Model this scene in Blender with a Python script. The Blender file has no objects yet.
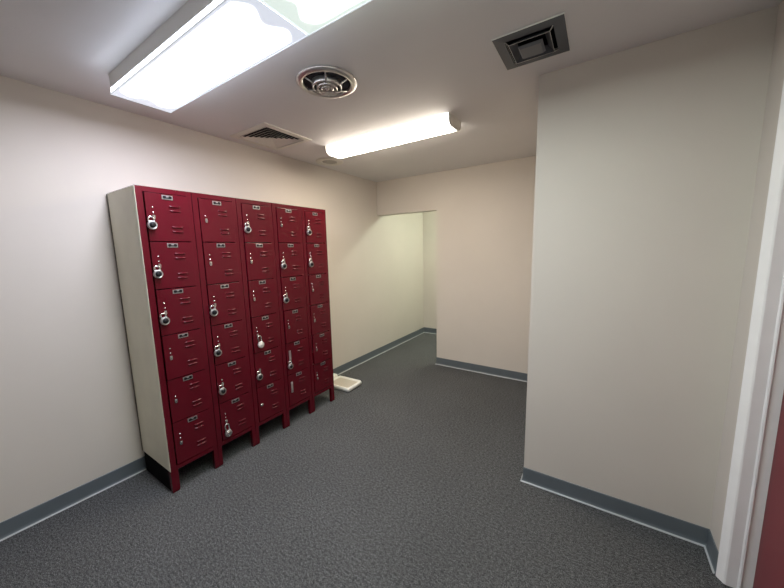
import bpy, bmesh, math, random
from mathutils import Matrix, Vector
C = bpy.context.scene.collection
S = bpy.context.scene
PI = math.pi
random.seed(4)

# ------------------------------------------------------------ camera
F_PX, YAW, PITCH, ROLL = 315.45, -0.5808, -0.1376, -0.0214
CAM = Vector((2.74, 0.0, 1.5725))
cy, sy, cp, sp = math.cos(YAW), math.sin(YAW), math.cos(PITCH), math.sin(PITCH)
fwd = Vector((sy * cp, cy * cp, sp)); rt = Vector((cy, -sy, 0)); up = rt.cross(fwd)
r_ = rt * math.cos(ROLL) + up * math.sin(ROLL)
u_ = -rt * math.sin(ROLL) + up * math.cos(ROLL)
cd = bpy.data.cameras.new('camera'); cam = bpy.data.objects.new('camera', cd); C.objects.link(cam)
cam.matrix_world = Matrix(((r_.x, u_.x, -fwd.x, CAM.x), (r_.y, u_.y, -fwd.y, CAM.y),
                           (r_.z, u_.z, -fwd.z, CAM.z), (0, 0, 0, 1)))
cd.sensor_width = 36.0; cd.lens = 36.0 * F_PX / 784.0; cd.clip_start = 0.05
S.camera = cam

# ------------------------------------------------------------ world, exposure, lamp levels
w = bpy.data.worlds.new('world'); S.world = w; w.use_nodes = True
w.node_tree.nodes['Background'].inputs[0].default_value = (0.5, 0.5, 0.5, 1)
w.node_tree.nodes['Background'].inputs[1].default_value = 0.02
S.view_settings.view_transform = 'Standard'; S.view_settings.look = 'None'
S.view_settings.gamma = 1.0; S.view_settings.use_curve_mapping = False
S.view_settings.exposure = 0.0
LAMP_A = (40.0, (0.92, 0.945, 1.12))       # near fixture, cool tubes
LAMP_B = (31.0, (0.95, 1.05, 0.94))      # its neighbour overhead
LAMP_C = (42.0, (1.0, 0.87, 0.69))      # far fixture, warm tubes
LAMP_D = (31.0, (0.90, 1.0, 0.80))      # fixture round the corner in the alcove

# ------------------------------------------------------------ dimensions
H = 2.545; YB = 3.831; XO = 0.941; ZO = 2.078; YN = 5.266
XC = 2.394; YC = 2.109; XR = 3.303; YF = -1.6
LX = 0.465; LY = 0.774; LT = 1.98

# ------------------------------------------------------------ materials
def mat(name, col, rough=0.5, metal=0.0, bump=0.0, bscale=200.0, var=0.0, vscale=3.0, spec=0.5, coat=0.0):
    m = bpy.data.materials.new(name); m.use_nodes = True; nt = m.node_tree; N = nt.nodes; L = nt.links
    b = N['Principled BSDF']; b.inputs['Base Color'].default_value = (*col, 1)
    b.inputs['Roughness'].default_value = rough; b.inputs['Metallic'].default_value = metal
    b.inputs['Specular IOR Level'].default_value = spec
    b.inputs['Coat Weight'].default_value = coat
    tc = N.new('ShaderNodeTexCoord')
    if var > 0:
        n = N.new('ShaderNodeTexNoise'); n.inputs['Scale'].default_value = vscale; n.inputs['Detail'].default_value = 4
        L.new(tc.outputs['Object'], n.inputs['Vector'])
        r = N.new('ShaderNodeMapRange'); r.inputs['From Min'].default_value = .3; r.inputs['From Max'].default_value = .7
        r.inputs['To Min'].default_value = 1 - var; r.inputs['To Max'].default_value = 1 + var
        L.new(n.outputs['Fac'], r.inputs['Value'])
        mx = N.new('ShaderNodeVectorMath'); mx.operation = 'SCALE'; mx.inputs[0].default_value = col
        L.new(r.outputs[0], mx.inputs['Scale']); L.new(mx.outputs[0], b.inputs['Base Color'])
    if bump > 0:
        n2 = N.new('ShaderNodeTexNoise'); n2.inputs['Scale'].default_value = bscale; n2.inputs['Detail'].default_value = 2
        L.new(tc.outputs['Object'], n2.inputs['Vector'])
        bp = N.new('ShaderNodeBump'); bp.inputs['Strength'].default_value = bump; bp.inputs['Distance'].default_value = .002
        L.new(n2.outputs['Fac'], bp.inputs['Height']); L.new(bp.outputs[0], b.inputs['Normal'])
    return m

def carpet():
    m = bpy.data.materials.new('carpet'); m.use_nodes = True; nt = m.node_tree; N = nt.nodes; L = nt.links
    b = N['Principled BSDF']; b.inputs['Roughness'].default_value = .95; b.inputs['Specular IOR Level'].default_value = .15
    tc = N.new('ShaderNodeTexCoord')
    def noise(scale, detail, sx=1, sy_=1):
        mp = N.new('ShaderNodeMapping'); mp.inputs['Scale'].default_value = (sx, sy_, 1)
        L.new(tc.outputs['Object'], mp.inputs['Vector'])
        n = N.new('ShaderNodeTexNoise'); n.inputs['Scale'].default_value = scale; n.inputs['Detail'].default_value = detail
        L.new(mp.outputs[0], n.inputs['Vector']); return n
    fine = noise(210, 3); mid = noise(58, 6, 1, 1.6); big = noise(1.3, 3)
    def rng(n, lo, hi, a, c):
        r = N.new('ShaderNodeMapRange'); r.inputs['From Min'].default_value = lo; r.inputs['From Max'].default_value = hi
        r.inputs['To Min'].default_value = a; r.inputs['To Max'].default_value = c
        L.new(n.outputs['Fac'], r.inputs['Value']); return r
    def mul(a, c):
        k = N.new('ShaderNodeMath'); k.operation = 'MULTIPLY'; L.new(a.outputs[0], k.inputs[0]); L.new(c.outputs[0], k.inputs[1]); return k
    k = mul(mul(rng(fine, .36, .64, .3, 1.8), rng(mid, .34, .66, .58, 1.42)), rng(big, .3, .7, .9, 1.1))
    mx = N.new('ShaderNodeVectorMath'); mx.operation = 'SCALE'; mx.inputs[0].default_value = (.110, .112, .115)
    L.new(k.outputs[0], mx.inputs['Scale']); L.new(mx.outputs[0], b.inputs['Base Color'])
    bp = N.new('ShaderNodeBump'); bp.inputs['Strength'].default_value = .8; bp.inputs['Distance'].default_value = .004
    L.new(k.outputs[0], bp.inputs['Height']); L.new(bp.outputs[0], b.inputs['Normal'])
    return m

def lamp_mat(name, level, hx, hy, mx_, my_, dim, strips=False, side=0.0, edge=(.80, .88, 1.0)):
    """translucent lens over tubes: full output above the tubes, weaker towards its rim (object space)"""
    s, col = level
    m = bpy.data.materials.new(name); m.use_nodes = True; nt = m.node_tree; N = nt.nodes; L = nt.links
    b = N['Principled BSDF']; b.inputs['Base Color'].default_value = (.8, .82, .84, 1); b.inputs['Roughness'].default_value = .25
    tc = N.new('ShaderNodeTexCoord'); sx = N.new('ShaderNodeSeparateXYZ'); L.new(tc.outputs['Object'], sx.inputs[0])
    def M(op, a, c=None):
        k = N.new('ShaderNodeMath'); k.operation = op
        for i, v in enumerate((a, c)):
            if v is None: continue
            if isinstance(v, (int, float)): k.inputs[i].default_value = v
            else: L.new(v, k.inputs[i])
        return k.outputs[0]
    def ramp(v, lo, hi, a, c):
        r = N.new('ShaderNodeMapRange'); r.interpolation_type = 'SMOOTHSTEP'
        for n, x in (('From Min', lo), ('From Max', hi), ('To Min', a), ('To Max', c)): r.inputs[n].default_value = x
        L.new(v, r.inputs['Value']); return r.outputs[0]
    ax = M('ABSOLUTE', sx.outputs[0]); ay = M('ABSOLUTE', sx.outputs[1])
    if not strips:      # the ends of the tubes show as two rounded bulges
        ax = M('ADD', ax, M('MULTIPLY', M('COSINE', M('MULTIPLY', sx.outputs[1], 2 * PI / .15)), .022))
    fx = ramp(ax, hx - mx_ * 1.3, hx - mx_ * .6, 1, 0); fy = ramp(ay, hy - my_ * 1.3, hy - my_ * .5, 1, 0)
    f = M('MULTIPLY', fx, fy)
    st = M('ADD', M('MULTIPLY', f, 1 - dim), dim)
    if strips:
        st = M('MULTIPLY', st, ramp(ay, 0, .035, .62, 1.0))
    if side > 0:
        st = M('MAXIMUM', st, M('MULTIPLY', M('GREATER_THAN', sx.outputs[2], .0035), side / s))
    mc = N.new('ShaderNodeMix'); mc.data_type = 'RGBA'
    L.new(f, mc.inputs[0]); mc.inputs[6].default_value = (*edge, 1); mc.inputs[7].default_value = (*col, 1)
    L.new(mc.outputs[2], b.inputs['Emission Color']); L.new(M('MULTIPLY', st, s), b.inputs['Emission Strength'])
    return m

WALL = mat('wall_paint', (.62, .57, .515), .6, bump=.25, bscale=260, var=.02, vscale=2, spec=.3)
CEIL = mat('ceiling_paint', (.74, .72, .72), .7, bump=.2, bscale=160, var=.02, vscale=2, spec=.2)
BASE = mat('rubber_base', (.115, .135, .15), .42, var=.05, vscale=8)
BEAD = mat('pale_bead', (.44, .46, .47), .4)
CARPET = carpet()
RED = mat('locker_enamel', (.084, .0022, .0080), .27, bump=.04, bscale=500, var=.06, vscale=6, spec=.38)
BEIGE = mat('beige_enamel', (.74, .715, .59), .42, var=.05, vscale=5, bump=.06, bscale=300)
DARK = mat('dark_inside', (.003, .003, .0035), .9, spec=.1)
CHROME = mat('chrome', (.72, .71, .70), .22, metal=1.0)
ALU = mat('brushed_plate', (.52, .51, .50), .36, metal=.85)
PLATE = mat('card_holder_metal', (.40, .39, .39), .35, metal=.8)
BLACK = mat('black_dial', (.006, .006, .007), .5, spec=.25)
PALE = mat('pale_disc', (.75, .73, .68), .35, metal=.3)
FRAME = mat('white_frame_paint', (.84, .835, .84), .30, var=.02, vscale=10)
DOORRED = mat('red_door_paint', (.16, .022, .030), .5, bump=.2, bscale=300, var=.05, vscale=5)
WHITEM = mat('white_metal', (.74, .73, .70), .4)
CREAM = mat('cream_metal', (.72, .69, .63), .45)
GREYV = mat('grey_vent_metal', (.075, .08, .092), .4, metal=.1)
GREYV2 = mat('grey_centre_metal', (.15, .155, .17), .4, metal=.2)
SATIN = mat('satin_vent_metal', (.62, .60, .58), .28, metal=.8)
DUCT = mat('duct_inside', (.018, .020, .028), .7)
SCALEW = mat('scale_white', (.78, .77, .72), .35)
MAT = mat('scale_mat', (.52, .47, .39), .6, bump=.3, bscale=400)

# ------------------------------------------------------------ mesh helpers
def bm_new(): return bmesh.new()
def box(bm, x0, x1, y0, y1, z0, z1, mi=0, bev=0.0):
    vs = [bm.verts.new((x, y, z)) for x in (x0, x1) for y in (y0, y1) for z in (z0, z1)]
    fs = []
    for q in ((0, 1, 3, 2), (4, 6, 7, 5), (0, 4, 5, 1), (2, 3, 7, 6), (0, 2, 6, 4), (1, 5, 7, 3)):
        f = bm.faces.new([vs[i] for i in q]); f.material_index = mi; fs.append(f)
    if bev > 0:
        es = list({e for f in fs for e in f.edges})
        r = bmesh.ops.bevel(bm, geom=es, offset=bev, segments=2, affect='EDGES', profile=.5)
        for f in r['faces']: f.material_index = mi
    return fs
def prism(bm, prof, axis, a, b, mi=0):
    """prof: list of 2D points; axis 'x': (y,z) extruded along x; 'y': (x,z); 'z': (x,y)"""
    def P(p, t):
        return {'x': (t, p[0], p[1]), 'y': (p[0], t, p[1]), 'z': (p[0], p[1], t)}[axis]
    A = [bm.verts.new(P(p, a)) for p in prof]; B = [bm.verts.new(P(p, b)) for p in prof]
    n = len(prof); fs = [bm.faces.new(A), bm.faces.new(B[::-1])]
    for i in range(n): fs.append(bm.faces.new((A[i], B[i], B[(i + 1) % n], A[(i + 1) % n])))
    for f in fs: f.material_index = mi
    return fs
def lathe(bm, prof, center, axis='z', seg=48, mi=0):
    """prof: list of (r, h) from one end to the other, revolved"""
    rings = []
    cx, cy_, cz = center
    for r, h in prof:
        ring = []
        for k in range(seg):
            a = 2 * PI * k / seg; c, s = r * math.cos(a), r * math.sin(a)
            ring.append(bm.verts.new((cx + c, cy_ + s, cz + h) if axis == 'z' else (cx + h, cy_ + c, cz + s)))
        rings.append(ring)
    for i in range(len(rings) - 1):
        for k in range(seg):
            f = bm.faces.new((rings[i][k], rings[i][(k + 1) % seg], rings[i + 1][(k + 1) % seg], rings[i + 1][k])); f.material_index = mi; f.smooth = True
    for ring, (r, h) in ((rings[0], prof[0]), (rings[-1], prof[-1])):
        if r > 1e-5:
            f = bm.faces.new(ring); f.material_index = mi
def closed_lathe(bm, prof, center, axis='z', seg=48, mi=0):
    """closed ring profile (does not touch the axis)"""
    cx, cy_, cz = center; rings = []
    for r, h in prof:
        ring = []
        for k in range(seg):
            a = 2 * PI * k / seg; c, s = r * math.cos(a), r * math.sin(a)
            ring.append(bm.verts.new((cx + c, cy_ + s, cz + h) if axis == 'z' else (cx + h, cy_ + c, cz + s)))
        rings.append(ring)
    n = len(rings)
    for i in range(n):
        for k in range(seg):
            f = bm.faces.new((rings[i][k], rings[i][(k + 1) % seg], rings[(i + 1) % n][(k + 1) % seg], rings[(i + 1) % n][k])); f.material_index = mi; f.smooth = True
def tube(bm, pts, r, seg=10, mi=0):
    rings = []
    for i, p in enumerate(pts):
        p = Vector(p); a = Vector(pts[max(0, i - 1)]); b = Vector(pts[min(len(pts) - 1, i + 1)])
        d = (b - a).normalized(); q = d.to_track_quat('Z', 'Y')
        rings.append([bm.verts.new(p + q @ Vector((r * math.cos(2 * PI * k / seg), r * math.sin(2 * PI * k / seg), 0))) for k in range(seg)])
    for i in range(len(rings) - 1):
        for k in range(seg):
            f = bm.faces.new((rings[i][k], rings[i][(k + 1) % seg], rings[i + 1][(k + 1) % seg], rings[i + 1][k])); f.material_index = mi; f.smooth = True
    for rg in (rings[0], rings[-1]): bm.faces.new(rg).material_index = mi
def obj(name, bm, mats, parent=None, loc=None):
    bmesh.ops.recalc_face_normals(bm, faces=bm.faces[:])
    me = bpy.data.meshes.new(name); bm.to_mesh(me); bm.free()
    for m in (mats if isinstance(mats, (list, tuple)) else [mats]): me.materials.append(m)
    o = bpy.data.objects.new(name, me); C.objects.link(o)
    if parent: o.parent = parent
    if loc: o.location = loc
    return o
def struct(name, bm, mats, parent=None):
    o = obj(name, bm, mats, parent); o['kind'] = 'structure'; return o
def thing(name, label, cat, loc=(0, 0, 0), group=None):
    o = bpy.data.objects.new(name, None); C.objects.link(o); o.location = loc; o.empty_display_size = .05
    o['label'] = label; o['category'] = cat
    if group: o['group'] = group
    return o

# ------------------------------------------------------------ room shell
b = bm_new(); box(b, -.12, 3.6, YF - .12, YN + .12, -.05, 0); struct('floor', b, CARPET)

HOLES = [(.155, .525, 1.645, 2.025), (2.305, 2.515, 1.68, 1.89)]
xs = sorted({-.12, 3.6} | {v for h in HOLES for v in h[:2]}); ys = sorted({YF - .12, YN + .12} | {v for h in HOLES for v in h[2:]})
b = bm_new()
for i in range(len(xs) - 1):
    for j in range(len(ys) - 1):
        mxp, myp = (xs[i] + xs[i + 1]) / 2, (ys[j] + ys[j + 1]) / 2
        if any(h[0] < mxp < h[1] and h[2] < myp < h[3] for h in HOLES): continue
        box(b, xs[i], xs[i + 1], ys[j], ys[j + 1], H, H + .03)
bmesh.ops.remove_doubles(b, verts=b.verts[:], dist=1e-5)
seen = {}
for f in b.faces[:]:
    k = tuple(round(c, 4) for c in f.calc_center_median())
    seen.setdefault(k, []).append(f)
bmesh.ops.delete(b, geom=[f for v in seen.values() if len(v) > 1 for f in v], context='FACES')
struct('ceiling', b, CEIL)

b = bm_new(); box(b, -.12, 0, YF - .12, YN + .12, 0, H); struct('wall_left', b, WALL)
b = bm_new(); box(b, 0, XC, YN, YN + .12, 0, H); struct('wall_back', b, WALL)
b = bm_new(); box(b, 0, 3.6, YF - .12, YF, 0, H); struct('wall_front', b, WALL)
# partition with the doorway-sized opening at its left end
b = bm_new()
prism(b, [(0, H), (0, ZO), (XO, ZO), (XO, 0), (XC, 0), (XC, H)], 'y', YB, YB + .11)
struct('wall_partition', b, WALL)
# block that projects into the room on the right
b = bm_new(); box(b, XC, 3.6, YC, YN + .12, 0, H); struct('wall_projecting', b, WALL)
# right wall with door opening (far jamb at y 1.89)
DY1, DY0, DH = 1.93, .90, 2.24
b = bm_new()
box(b, XR, 3.6, DY1, YC, 0, H); box(b, XR, 3.6, DY0, DY1, DH, H); box(b, XR, 3.6, YF, DY0, 0, H)
struct('wall_right', b, WALL)

# baseboards: coved rubber strip with its thin pale bead at the carpet
def base_seg(bm, p, q, ext0=0.0, ext1=0.0):
    """p->q along the wall, room on the left-hand side of p->q"""
    p = Vector((*p, 0)); q = Vector((*q, 0)); d = (q - p).normalized(); n = Vector((-d.y, d.x, 0))
    prof = [(0, 0), (.0135, 0), (.012, .004), (.0075, .012), (.005, .02), (.004, .098), (.002, .100), (0, .100)]
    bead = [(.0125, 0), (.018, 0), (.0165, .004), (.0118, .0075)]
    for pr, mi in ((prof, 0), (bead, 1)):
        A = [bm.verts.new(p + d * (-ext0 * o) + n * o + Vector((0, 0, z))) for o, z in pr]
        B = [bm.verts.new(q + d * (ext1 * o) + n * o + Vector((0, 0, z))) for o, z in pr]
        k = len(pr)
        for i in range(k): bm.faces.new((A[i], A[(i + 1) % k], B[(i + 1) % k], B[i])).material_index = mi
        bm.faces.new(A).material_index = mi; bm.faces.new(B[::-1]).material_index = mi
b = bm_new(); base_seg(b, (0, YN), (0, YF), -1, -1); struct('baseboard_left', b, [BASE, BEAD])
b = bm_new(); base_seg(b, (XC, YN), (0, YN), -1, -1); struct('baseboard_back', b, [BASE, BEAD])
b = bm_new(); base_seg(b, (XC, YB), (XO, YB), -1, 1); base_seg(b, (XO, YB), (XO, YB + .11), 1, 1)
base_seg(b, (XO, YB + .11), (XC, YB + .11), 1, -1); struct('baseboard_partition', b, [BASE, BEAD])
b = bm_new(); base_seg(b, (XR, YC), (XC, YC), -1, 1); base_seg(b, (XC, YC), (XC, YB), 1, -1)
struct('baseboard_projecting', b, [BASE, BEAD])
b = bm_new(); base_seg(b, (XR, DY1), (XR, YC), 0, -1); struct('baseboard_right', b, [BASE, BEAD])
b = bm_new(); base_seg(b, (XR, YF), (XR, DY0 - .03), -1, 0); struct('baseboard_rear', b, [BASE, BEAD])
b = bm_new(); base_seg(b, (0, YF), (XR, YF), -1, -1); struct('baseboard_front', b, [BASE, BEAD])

# red door in its white metal frame
d1 = bpy.data.objects.new('door_1', None); C.objects.link(d1); d1.location = (XR, 1.4, 0); d1['kind'] = 'structure'
b = bm_new()
far = [(3.300, 1.9305), (3.294, 1.928), (3.293, 1.922), (3.296, 1.916), (3.312, 1.893), (3.318, 1.890), (3.354, 1.890),
       (3.358, 1.885), (3.364, 1.884), (3.368, 1.892), (3.440, 1.892), (3.440, 1.9305)]
near = [(x, 2.83 - y) for x, y in far]
prism(b, [(x - XR, y - 1.4) for x, y in far], 'z', 0, DH - .001)
prism(b, [(x - XR, y - 1.4) for x, y in near], 'z', 0, DH - .001)
box(b, -.009, .137, -.46, .49, DH - .05, DH - .001)
obj('door_frame', b, FRAME, d1)
b = bm_new(); box(b, .098, .137, -.46, .4885, .008, DH - .052, bev=.001); lf = obj('door_leaf', b, DOORRED, d1)
b = bm_new(); lathe(b, [(.0, -.055), (.02, -.055), (.026, -.045), (.026, -.03), (.012, -.02), (.012, -.008), (.032, -.006), (.032, 0), (0, 0)], (.098, -.39, .98), 'x', 24)
obj('door_knob', b, CHROME, lf)

# ------------------------------------------------------------ bank of lockers
NB, NR = 5, 6
PER = 1.537 / NB; PITCHZ = .2939; DT = 1.9475
bank = thing('locker_bank', 'bank of dark red metal lockers, five columns of six doors, standing against the left wall', 'lockers', (0, LY, 0))
Wd = 1.537
b = bm_new()        # red face frame
FX0, FX1 = LX - .022, LX
for i in range(NB):
    y0 = i * PER + .0019; y1 = (i + 1) * PER - .0019
    box(b, FX0, FX1, y0, y0 + .0345, .155, LT, bev=.0015)
    box(b, FX0, FX1, y1 - .031, y1, .155, LT, bev=.0015)
    box(b, FX0, FX1 - .0004, y0 + .0345, y1 - .031, DT + .002, LT, bev=.001)
    box(b, FX0, FX1 - .0004, y0 + .0345, y1 - .031, .155, .1825, bev=.0015)
obj('face_frame', b, RED, bank)
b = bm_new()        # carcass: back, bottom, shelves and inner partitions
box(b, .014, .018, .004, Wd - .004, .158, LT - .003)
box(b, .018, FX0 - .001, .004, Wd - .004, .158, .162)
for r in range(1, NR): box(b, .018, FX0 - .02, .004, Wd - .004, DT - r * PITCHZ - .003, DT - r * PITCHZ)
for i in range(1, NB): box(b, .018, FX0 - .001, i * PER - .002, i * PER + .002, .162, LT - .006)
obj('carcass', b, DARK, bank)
def side(y0, y1, name):
    bb = bm_new(); box(bb, .012, LX - .003, y0, y1, .157, LT - .002, bev=.003)
    s = -1 if y0 < .1 else 1
    yy = y0 if s < 0 else y1
    # rolled seam along the rear edge
    sm = bm_new(); box(sm, .012, .026, min(yy, yy + s * .003), max(yy, yy + s * .003), .16, LT - .004, bev=.001)
    o = obj(name, bb, BEIGE, bank); o['label'] = 'beige side panel'
    e = obj('rear_seam', sm, SEAM, o); e['label'] = 'stained rear seam with painted gap shade'; return o
SEAM = mat('stained_shaded_seam', (.13, .115, .09), .6, var=.5, vscale=14)  # dark tan mixes stains with the shade of the gap at the wall
side(-.001, .003, 'side_panel'); side(Wd - .003, Wd + .001, 'side_panel')
b = bm_new(); box(b, .012, LX - .002, .0, Wd, LT - .003, LT + .0005, bev=.001); obj('top_panel', b, RED, bank)
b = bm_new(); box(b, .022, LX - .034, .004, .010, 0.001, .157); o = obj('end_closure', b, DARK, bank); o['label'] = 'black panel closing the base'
b = bm_new(); box(b, .022, .028, .0105, Wd - .04, .001, .157); o = obj('rear_shade_panel', b, DARK, bank); o['label'] = 'added black panel darkening the underside at the rear'  # black sheet added to deepen the shade beneath the lockers
for i in range(NB + 1):       # front and rear legs
    for fx in (1, 0):
        yc = min(max(i * PER, .022), Wd - .022)
        b = bm_new()
        xa = (LX - .032, LX - .001) if fx else (.05, .08)
        w2 = .022 if i in (0, NB) else .029
        if not fx: yc = min(max(yc, .05), Wd - .03)
        prof = [(xa[0], .156), (xa[1], .156), (xa[1], .022), (xa[1] - .004, .004), (xa[1] - .009, 0), (xa[0] + .004, 0), (xa[0], .01)]
        if 0 < i < NB:
            prism(b, prof, 'y', yc - w2, yc - .001); prism(b, prof, 'y', yc + .001, yc + w2)
        else: prism(b, prof, 'y', yc - w2, yc + w2)
        obj('leg', b, RED, bank)

DW, DHH = .2385, .2885
def louver(bm, y0, y1, z):
    """pressed rib: half-round, tapering into the sheet at both ends, sharper underneath"""
    rows = []
    for t in (0, .06, .14, .5, .86, .94, 1):
        y = y0 + (y1 - y0) * t; k = math.sin(min(t, 1 - t) / .14 * PI / 2) if min(t, 1 - t) < .14 else 1.0
        rows.append([bm.verts.new((-.0003 + .0068 * k * math.sin(a) ** .8, y, z + .0035 + .0068 * (.35 + .65 * k) * math.cos(a))) for a in [PI * q / 7 for q in range(8)]])
    for i in range(len(rows) - 1):
        for k in range(7):
            bm.faces.new((rows[i][k], rows[i][k + 1], rows[i + 1][k + 1], rows[i + 1][k])).smooth = True
def door_mesh():
    bm = bm_new()
    # hinge edge is the right-hand one: local origin on it, y runs to -DW
    box(bm, -.014, 0, -DW, 0, -DHH, 0, bev=.0016)
    for yy, zz in ((.122, -.072), (.122, -.100), (.126, -.200), (.126, -.228)):
        louver(bm, -DW + yy + .001, -DW + yy + .067, zz - .004)
    return bm
def plate_meshes():
    bm = bm_new(); box(bm, 0, .003, -.030, .030, -.013, .013, bev=.0012)
    bm2 = bm_new()
    prism(bm2, [(-.021, -.009), (-.026, .0), (-.022, .009), (-.009, .009), (-.006, .001), (.006, .001), (.009, .009), (.022, .009), (.026, 0), (.021, -.009), (.006, -.007), (-.006, -.007)], 'x', .0025, .0036)
    return bm, bm2
def latch_mesh():
    bm = bm_new()
    prism(bm, [(-.007, .014), (.007, .014), (.008, -.002), (.005, -.013), (-.005, -.013), (-.008, -.002)], 'x', 0, .009)
    box(bm, .008, .016, -.0025, .0025, -.010, .008, bev=.001)
    return bm
def rivet_mesh(r=.0052):
    bm = bm_new(); lathe(bm, [(r, 0), (r * .9, .002), (r * .5, .0042), (0, .0048)], (0, 0, 0), 'x', 14); return bm
def hasp_mesh():
    bm = bm_new(); box(bm, 0, .004, -.010, .010, -.050, .050, bev=.0015)
    lathe(bm, [(.006, 0), (.005, .004), (0, .006)], (.003, 0, .036), 'x', 12)
    box(bm, .003, .013, -.003, .003, -.045, -.02, bev=.001); return bm
def cup_mesh():
    bm = bm_new(); lathe(bm, [(.013, 0), (.013, .004), (.009, .010), (0, .012)], (0, 0, 0), 'x', 20); return bm

protoM = {}
def mk(key, bm, mats):
    o = obj(key, bm, mats); protoM[key] = o; return o
mk('locker_door', door_mesh(), RED)
pb, pb2 = plate_meshes(); mk('number_plate', pb, PLATE); mk('number_card', pb2, BLACK)
mk('latch', latch_mesh(), CHROME); mk('rivet', rivet_mesh(), CHROME)
mk('hasp_plate', hasp_mesh(), ALU); mk('round_knob', cup_mesh(), CHROME)
def put(key, parent, loc, rotz=0.0):
    o = protoM[key].copy(); C.objects.link(o); o.name = key; o.parent = parent; o.location = loc; o.rotation_euler = (0, 0, rotz); return o

CFG = {(1, 5): 'one', (2, 1): 'one', (2, 5): 'one', (3, 5): 'none', (3, 6): 'knob', (4, 5): 'hasp', (4, 6): 'hasp'}
AJAR = {(1, 4): 1.6, (1, 1): .5, (1, 3): .6, (2, 2): .6, (2, 4): .5, (3, 2): 1.4, (3, 3): 1.4, (3, 4): 2.2, (4, 4): 2.2, (4, 1): .8,
        (5, 5): 2.6, (5, 3): .9, (3, 1): .5, (4, 3): .8, (5, 4): .9, (2, 3): .5}
for c in range(1, NB + 1):
    for r in range(1, NR + 1):
        a = math.radians(AJAR.get((c, r), 0.15))
        yh = (c - 1) * PER + .2825; zt = DT - (r - 1) * PITCHZ
        d = put('locker_door', bank, (LX + .001, yh - .001, zt - .001), a)
        pl = put('number_plate', d, (0, -DW + .1195, -.020)); pl['label'] = 'silver number plate with black card'
        kind = CFG.get((c, r), 'two')
        yl = -DW + .0345
        if kind in ('two', 'one'):
            if kind == 'two': put('rivet', d, (0, yl, -.086))
            put('rivet', d, (0, yl, -.116)); l = put('latch', d, (0, yl - .001, -.146)); l['label'] = 'chrome latch'
        elif kind == 'none':
            l = put('latch', d, (0, yl - .001, -.146)); l['label'] = 'chrome latch'
        elif kind == 'hasp':
            l = put('hasp_plate', d, (0, yl, -.118)); l['label'] = 'long silver hasp plate'
        else:
            l = put('round_knob', d, (0, yl - .006, -.150)); l['label'] = 'round silver knob'
# number cards sit in the plates as one mesh with them
me = protoM['number_plate'].data; me.materials.append(BLACK)
bb = bmesh.new(); bb.from_mesh(me)
n0 = len(bb.faces); bb.from_mesh(protoM['number_card'].data); bb.faces.ensure_lookup_table()
for f in bb.faces[n0:]: f.material_index = 1
bb.to_mesh(me); bb.free()
for k in list(protoM.values()): bpy.data.objects.remove(k)

# ------------------------------------------------------------ padlocks
def padlock_meshes(back=False, long=False):
    body = bm_new()
    lathe(body, [(0, 0), (.020, 0), (.0245, .003), (.0255, .007), (.0255, .014), (.0240, .019), (.0215, .0205), (.020, .019), (0, .019)], (0, 0, 0), 'x', 36)
    box(body, .003, .017, -.017, .017, .012, .026, bev=.003)
    dial = bm_new()
    if not back:
        lathe(dial, [(.0165, 0), (.0165, .003), (.0125, .0045), (.0105, .0095), (.0085, .0105), (0, .0105)], (.0188, 0, 0), 'x', 30)
    else:
        lathe(dial, [(.0205, 0), (.0195, .0014), (0, .0018)], (.0188, 0, 0), 'x', 30)
    sh = bm_new(); ht = .062 if long else .035; rr = .0145; pts = []
    pts.append((.010, -rr, .034 if long else .018))
    for k in range(11):
        a = PI - PI * k / 10; pts.append((.010, rr * math.cos(a), ht + rr * math.sin(a)))
    pts.append((.010, rr, .018))
    tube(sh, pts, .0050, 10)
    return body, dial, sh
def padlock_proto(back, long, bmat, dmat):
    t = thing('padlock', 'proto', 'padlock'); A, B, D = padlock_meshes(back, long)
    o = obj('lock_body', A, bmat, t); d = obj('dial' if not back else 'back_cover', B, dmat, t)
    if not back: d['label'] = 'black combination dial'
    obj('shackle', D, CHROME, t); return t
P1 = padlock_proto(False, False, ALU, BLACK)
P2 = padlock_proto(True, True, ALU, CHROME)
P3 = padlock_proto(True, True, PALE, PALE)
def place_lock(proto, c, r, dy, dz, tilt, label, rz=0.0):
    t = proto.copy(); C.objects.link(t); t['label'] = label; t['group'] = 'padlocks on the locker doors'
    for ch in list(proto.children):
        k = ch.copy(); C.objects.link(k); k.parent = t
    a = math.radians(AJAR.get((c, r), .15)); yh = (c - 1) * PER + .2825
    yl = -DW + dy - .0435
    x = LX + .001 - math.sin(a) * yl + .0095; y = LY + yh + math.cos(a) * yl
    t.location = (x, y, DT - (r - 1) * PITCHZ + dz); t.rotation_euler = (math.radians(tilt), 0, math.radians(rz)); t.name = 'padlock'
ROWN = {1: 'top', 2: 'second', 3: 'third', 4: 'fourth', 5: 'fifth', 6: 'bottom'}
COLN = {1: 'leftmost locker column', 2: 'second locker column', 3: 'middle locker column', 4: 'fourth locker column', 5: 'rightmost locker column'}
std = [(1, 1), (1, 2), (1, 3), (2, 3), (2, 4), (2, 5), (3, 1), (3, 5), (4, 2), (4, 3), (4, 5), (5, 1), (5, 2)]
for n, (c, r) in enumerate(std):
    dy = .060 + random.uniform(-.003, .003); dz = -.195
    if (c, r) == (4, 5): dz = -.206
    row = ROWN[r] + ' door'
    place_lock(P1, c, r, dy, dz, 8 + random.uniform(-5, 5), f'silver padlock with black dial on {row} of the {COLN[c]}', random.uniform(-8, 8))
place_lock(P2, 2, 6, .076, -.238, 6, 'long-shackled silver padlock, plain back showing, on the bottom door of the second column', 5)
place_lock(P3, 3, 4, .090, -.226, 10, 'pale round padlock with long shackle, plain back showing, on a middle column door', 6)
for p in (P1, P2, P3):
    for ch in list(p.children): bpy.data.objects.remove(ch)
    bpy.data.objects.remove(p)

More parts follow.
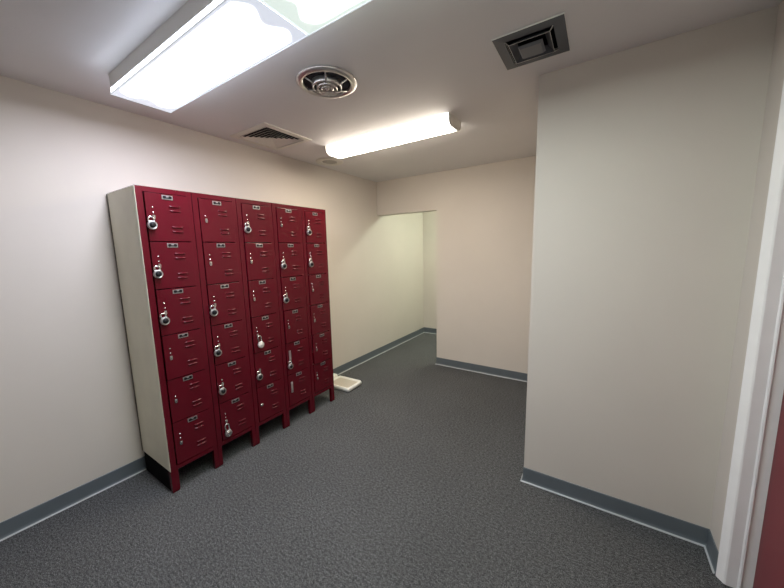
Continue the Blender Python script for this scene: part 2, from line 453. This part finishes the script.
# ------------------------------------------------------------ bathroom scale
sc = thing('bathroom_scale', 'white bathroom scale with beige mat lying on the carpet past the lockers', 'scale', (.30, 2.64, 0))
rot = math.radians(2); sc.rotation_euler = (0, 0, rot)
def rrect(x0, x1, y0, y1, r, n=5):
    pts = []
    for cx_, cy_, a0 in ((x1 - r, y1 - r, 0), (x0 + r, y1 - r, 90), (x0 + r, y0 + r, 180), (x1 - r, y0 + r, 270)):
        for k in range(n + 1):
            a = math.radians(a0 + 90 * k / n); pts.append((cx_ + r * math.cos(a), cy_ + r * math.sin(a)))
    return pts
def loft(bm, rings, mi=0, cap0=True, cap1=True):
    R = [[bm.verts.new(p) for p in rg] for rg in rings]
    n = len(R[0])
    for i in range(len(R) - 1):
        for k in range(n):
            f = bm.faces.new((R[i][k], R[i][(k + 1) % n], R[i + 1][(k + 1) % n], R[i + 1][k])); f.material_index = mi; f.smooth = True
    if cap0: bm.faces.new(R[0])
    if cap1: bm.faces.new(R[-1])
def rr3(x0, x1, y0, y1, r, z): return [(x, y, z) for x, y in rrect(x0, x1, y0, y1, r)]
b = bm_new()
loft(b, [rr3(-.165, .165, -.122, .122, .02, .006), rr3(-.175, .175, -.132, .132, .025, .012), rr3(-.174, .174, -.131, .131, .026, .038),
         rr3(-.168, .168, -.125, .125, .024, .050), rr3(-.154, .154, -.111, .111, .02, .051), rr3(-.142, .142, -.099, .099, .016, .038)], cap1=True)
for sx_ in (-1, 1):
    for s2 in (-1, 1): lathe(b, [(.014, 0), (.014, .009)], (sx_ * .14, s2 * .1, 0), 'z', 14)
obj('platform', b, SCALEW, sc)
b = bm_new(); loft(b, [rr3(-.140, .140, -.097, .097, .016, .0382), rr3(-.139, .139, -.096, .096, .016, .0400)]); o = obj('foot_mat', b, MAT, sc); o['label'] = 'beige foot mat'
b = bm_new()
loft(b, [rr3(-.272, -.180, .005, .122, .035, .012), rr3(-.276, -.178, .0, .126, .038, .030), rr3(-.268, -.182, .010, .118, .035, .064), rr3(-.250, -.200, .030, .098, .02, .072)])
obj('dial_housing', b, SCALEW, sc)

# ------------------------------------------------------------ ceiling lights
def flat_light(x0, x1, y0, y1, label, m):
    cx_, cy_ = (x0 + x1) / 2, (y0 + y1) / 2; hx, hy = (x1 - x0) / 2, (y1 - y0) / 2
    t = thing('ceiling_light', label, 'ceiling light', (cx_, cy_, H - .1), 'fluorescent ceiling lights')
    b = bm_new(); box(b, -hx + .001, hx - .001, -hy + .001, hy - .001, .0275, .0995); obj('housing', b, WHITEM, t)
    b = bm_new()
    R = [rr3(-hx, hx, -hy, hy, .004, .028), rr3(-hx, hx, -hy, hy, .004, .003), rr3(-hx + .002, hx - .002, -hy + .002, hy - .002, .004, 0)]
    loft(b, R, cap0=False); 
    for f in b.faces: f.smooth = False
    obj('lens', b, m, t)
    b = bm_new()        # clear bright rim of the lens
    for (a, c, d, e) in ((-hx - .003, hx + .003, -hy - .003, -hy), (-hx - .003, hx + .003, hy, hy + .003), (-hx - .003, -hx, -hy, hy), (hx, hx + .003, -hy, hy)):
        box(b, a, c, d, e, -.002, .003)
    obj('lens_rim', b, RIM, t)
    return t
RIM = mat('lens_rim', (.80, .83, .86), .2); RIM.node_tree.nodes['Principled BSDF'].inputs['Emission Color'].default_value = (.8, .85, .95, 1)
RIM.node_tree.nodes['Principled BSDF'].inputs['Emission Strength'].default_value = .35
MA = lamp_mat('lens_near', LAMP_A, .61, .15, .09, .03, .018, side=8.0, edge=(.78, .86, 1.0))
MB_ = lamp_mat('lens_overhead', LAMP_B, .61, .15, .09, .04, .024, side=5.0, edge=(.84, 1.0, .93))
flat_light(.470, 1.694, .722, 1.008, 'large cool-white fluorescent ceiling light at top left, over the lockers', MA)
flat_light(1.703, 2.927, .722, 1.008, 'fluorescent ceiling light cut off by the top edge, end to end with another', MB_)

def wrap_light(x0, x1, y0, y1, z0, label, m, group='fluorescent ceiling lights'):
    cx_, cy_ = (x0 + x1) / 2, (y0 + y1) / 2; hx, hy = (x1 - x0) / 2, (y1 - y0) / 2; h = H - z0
    t = thing('ceiling_light', label, 'ceiling light', (cx_, cy_, z0), group)
    prof = [(-hy, h - .002), (-hy, h * .55), (-hy * .93, h * .28), (-hy * .78, h * .08), (-hy * .6, 0), (hy * .6, 0), (hy * .78, h * .08), (hy * .93, h * .28), (hy, h * .55), (hy, h - .002)]
    b = bm_new(); box(b, -hx + .01, hx - .01, -hy * .9, hy * .9, h * .8, h - .001); obj('housing', b, WHITEM, t)
    b = bm_new(); fs = prism(b, prof, 'x', -hx + .012, hx - .012); bmesh.ops.delete(b, geom=[f for f in b.faces if f.normal.z > .9 or abs(f.normal.x) > .9], context='FACES')
    for f in b.faces: f.smooth = True
    obj('lens', b, m, t)
    for s in (-1, 1):
        b = bm_new(); k = 1.03
        a, c = (hx - .012, hx) if s > 0 else (-hx, -hx + .012)
        prism(b, [(y * k, max(z - .002, -.002) if z < h * .9 else z) for y, z in prof], 'x', a, c)
        obj('end_cap', b, CREAM, t)
    return t
MC_ = lamp_mat('lens_far', LAMP_C, .61, .115, .04, .02, .12, strips=True, edge=(1.0, .93, .82))
wrap_light(.545, 1.785, 2.265, 2.475, H - .075, 'warm fluorescent wraparound ceiling light with white end caps, farther from the camera', MC_)
MD_ = lamp_mat('lens_alcove', LAMP_D, .61, .15, .05, .02, .45, strips=True)
wrap_light(.70, 1.92, 4.50, 4.72, H - .09, 'fluorescent ceiling light inside the alcove, out of sight round the partition', MD_)

# ------------------------------------------------------------ ceiling vents
def ring_sq(bm, o, i, zo, zi, th=.002, mi=0):
    """square frame sloping from half-size o at height zo to half-size i at zi"""
    for z_off in (0, th):
        pass
    def sq(h, z): return [bm.verts.new(p) for p in ((-h, -h, z), (h, -h, z), (h, h, z), (-h, h, z))]
    A = sq(o, zo); B = sq(i, zi); A2 = sq(o, zo + th); B2 = sq(i, zi + th)
    for k in range(4):
        n = (k + 1) % 4
        for q in ((A[k], A[n], B[n], B[k]), (A2[k], B2[k], B2[n], A2[n]), (A[k], A2[k], A2[n], A[n]), (B[k], B[n], B2[n], B2[k])):
            bm.faces.new(q).material_index = mi
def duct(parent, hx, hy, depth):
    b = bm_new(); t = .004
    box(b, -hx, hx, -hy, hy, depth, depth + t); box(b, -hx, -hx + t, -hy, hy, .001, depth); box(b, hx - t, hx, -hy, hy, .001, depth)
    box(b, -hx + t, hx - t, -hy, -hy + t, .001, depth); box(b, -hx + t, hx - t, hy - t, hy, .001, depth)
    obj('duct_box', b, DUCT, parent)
t = thing('ceiling_vent', 'cream square ceiling vent with nested louvres near the left wall, above the lockers', 'vent', (.342, 1.835, H))
b = bm_new(); ring_sq(b, .236, .190, -.006, -.009, .006); obj('frame', b, CREAM, t)
for k in range(6):
    o = .182 - k * .031
    b = bm_new(); ring_sq(b, o, max(o - .017, .004), -.007, .001, .0012); obj('louvre', b, CREAM, t)
duct(t, .184, .188, .10)
t = thing('ceiling_vent', 'dark grey square ceiling vent with stepped square cones beside the projecting wall', 'vent', (2.409, 1.785, H))
b = bm_new(); ring_sq(b, .150, .104, -.007, -.010, .006); obj('frame', b, GREYV, t)
b = bm_new(); ring_sq(b, .1515, .150, -.0085, -.0075, .0072); obj('frame_edge', b, WHITEM, t)
b = bm_new(); ring_sq(b, .088, .062, -.020, .006, .0015); obj('cone', b, GREYV, t)
b = bm_new(); ring_sq(b, .0895, .088, -.0215, -.0215, .002); obj('cone_lip', b, SATIN, t)
b = bm_new(); ring_sq(b, .054, .044, -.022, -.031, .0015); box(b, -.045, .045, -.045, .045, -.0315, -.030); obj('centre_plate', b, GREYV2, t)
b = bm_new()
for sx_ in (-1, 1):
    for s2 in (-1, 1): tube(b, [(sx_ * .106, s2 * .106, -.006), (sx_ * .088, s2 * .088, -.0205)], .002, 8)
obj('bracket', b, SATIN, t)
duct(t, .1045, .1045, .10)
t = thing('ceiling_vent', 'round silver ceiling vent with concentric rings and spokes, between the two lights', 'vent', (1.362, 1.462, H))
b = bm_new(); closed_lathe(b, [(.172, -.001), (.174, -.007), (.168, -.013), (.155, -.019), (.143, -.019), (.136, -.013), (.134, -.003), (.137, -.001), (.150, -.001)], (0, 0, 0)); obj('outer_ring', b, SATIN, t)
for r0, r1, z0, z1 in ((.088, .080, -.004, -.036), (.062, .055, -.012, -.042), (.038, .032, -.018, -.046)):
    b = bm_new(); closed_lathe(b, [(r0, z0), (r1 + .004, z1 + .004), (r1, z1), (r1 - .004, z1 + .001), (r0 - .004, z0)], (0, 0, 0)); obj('inner_ring', b, SATIN, t)
b = bm_new(); lathe(b, [(0, -.044), (.010, -.043), (.014, -.038), (.012, -.010), (0, -.008)], (0, 0, 0), 'z', 24); obj('hub', b, SATIN, t)
for k in range(6):
    a = math.radians(-50 + 60 * k); c, s = math.cos(a), math.sin(a)
    b = bm_new(); tube(b, [(c * .137, s * .137, -.012), (c * .085, s * .085, -.028), (c * .014, s * .014, -.036)], .0042, 8); obj('spoke', b, SATIN, t)
b = bm_new(); lathe(b, [(.137, -.0005), (.137, -.003), (0, -.003)], (0, 0, 0), 'z', 48); obj('duct_shade_disc', b, DUCT, t)  # flat dark disc painted as the shaded duct recess, no hole behind
t = thing('ceiling_speaker', 'flat round cream plate on the ceiling next to the left end of the warm light', 'speaker', (.222, 2.655, H))
b = bm_new(); closed_lathe(b, [(.150, -.001), (.148, -.007), (.135, -.010), (.085, -.010), (.080, -.007), (.080, -.001)], (0, 0, 0), 'z', 64); obj('outer_ring', b, CREAM, t)
b = bm_new(); lathe(b, [(0, -.001), (.079, -.001), (.079, -.005), (.070, -.008), (0, -.009)], (0, 0, 0), 'z', 48)
obj('grille', b, mat('speaker_grille', (.42, .40, .36), .6, bump=.8, bscale=600), t)
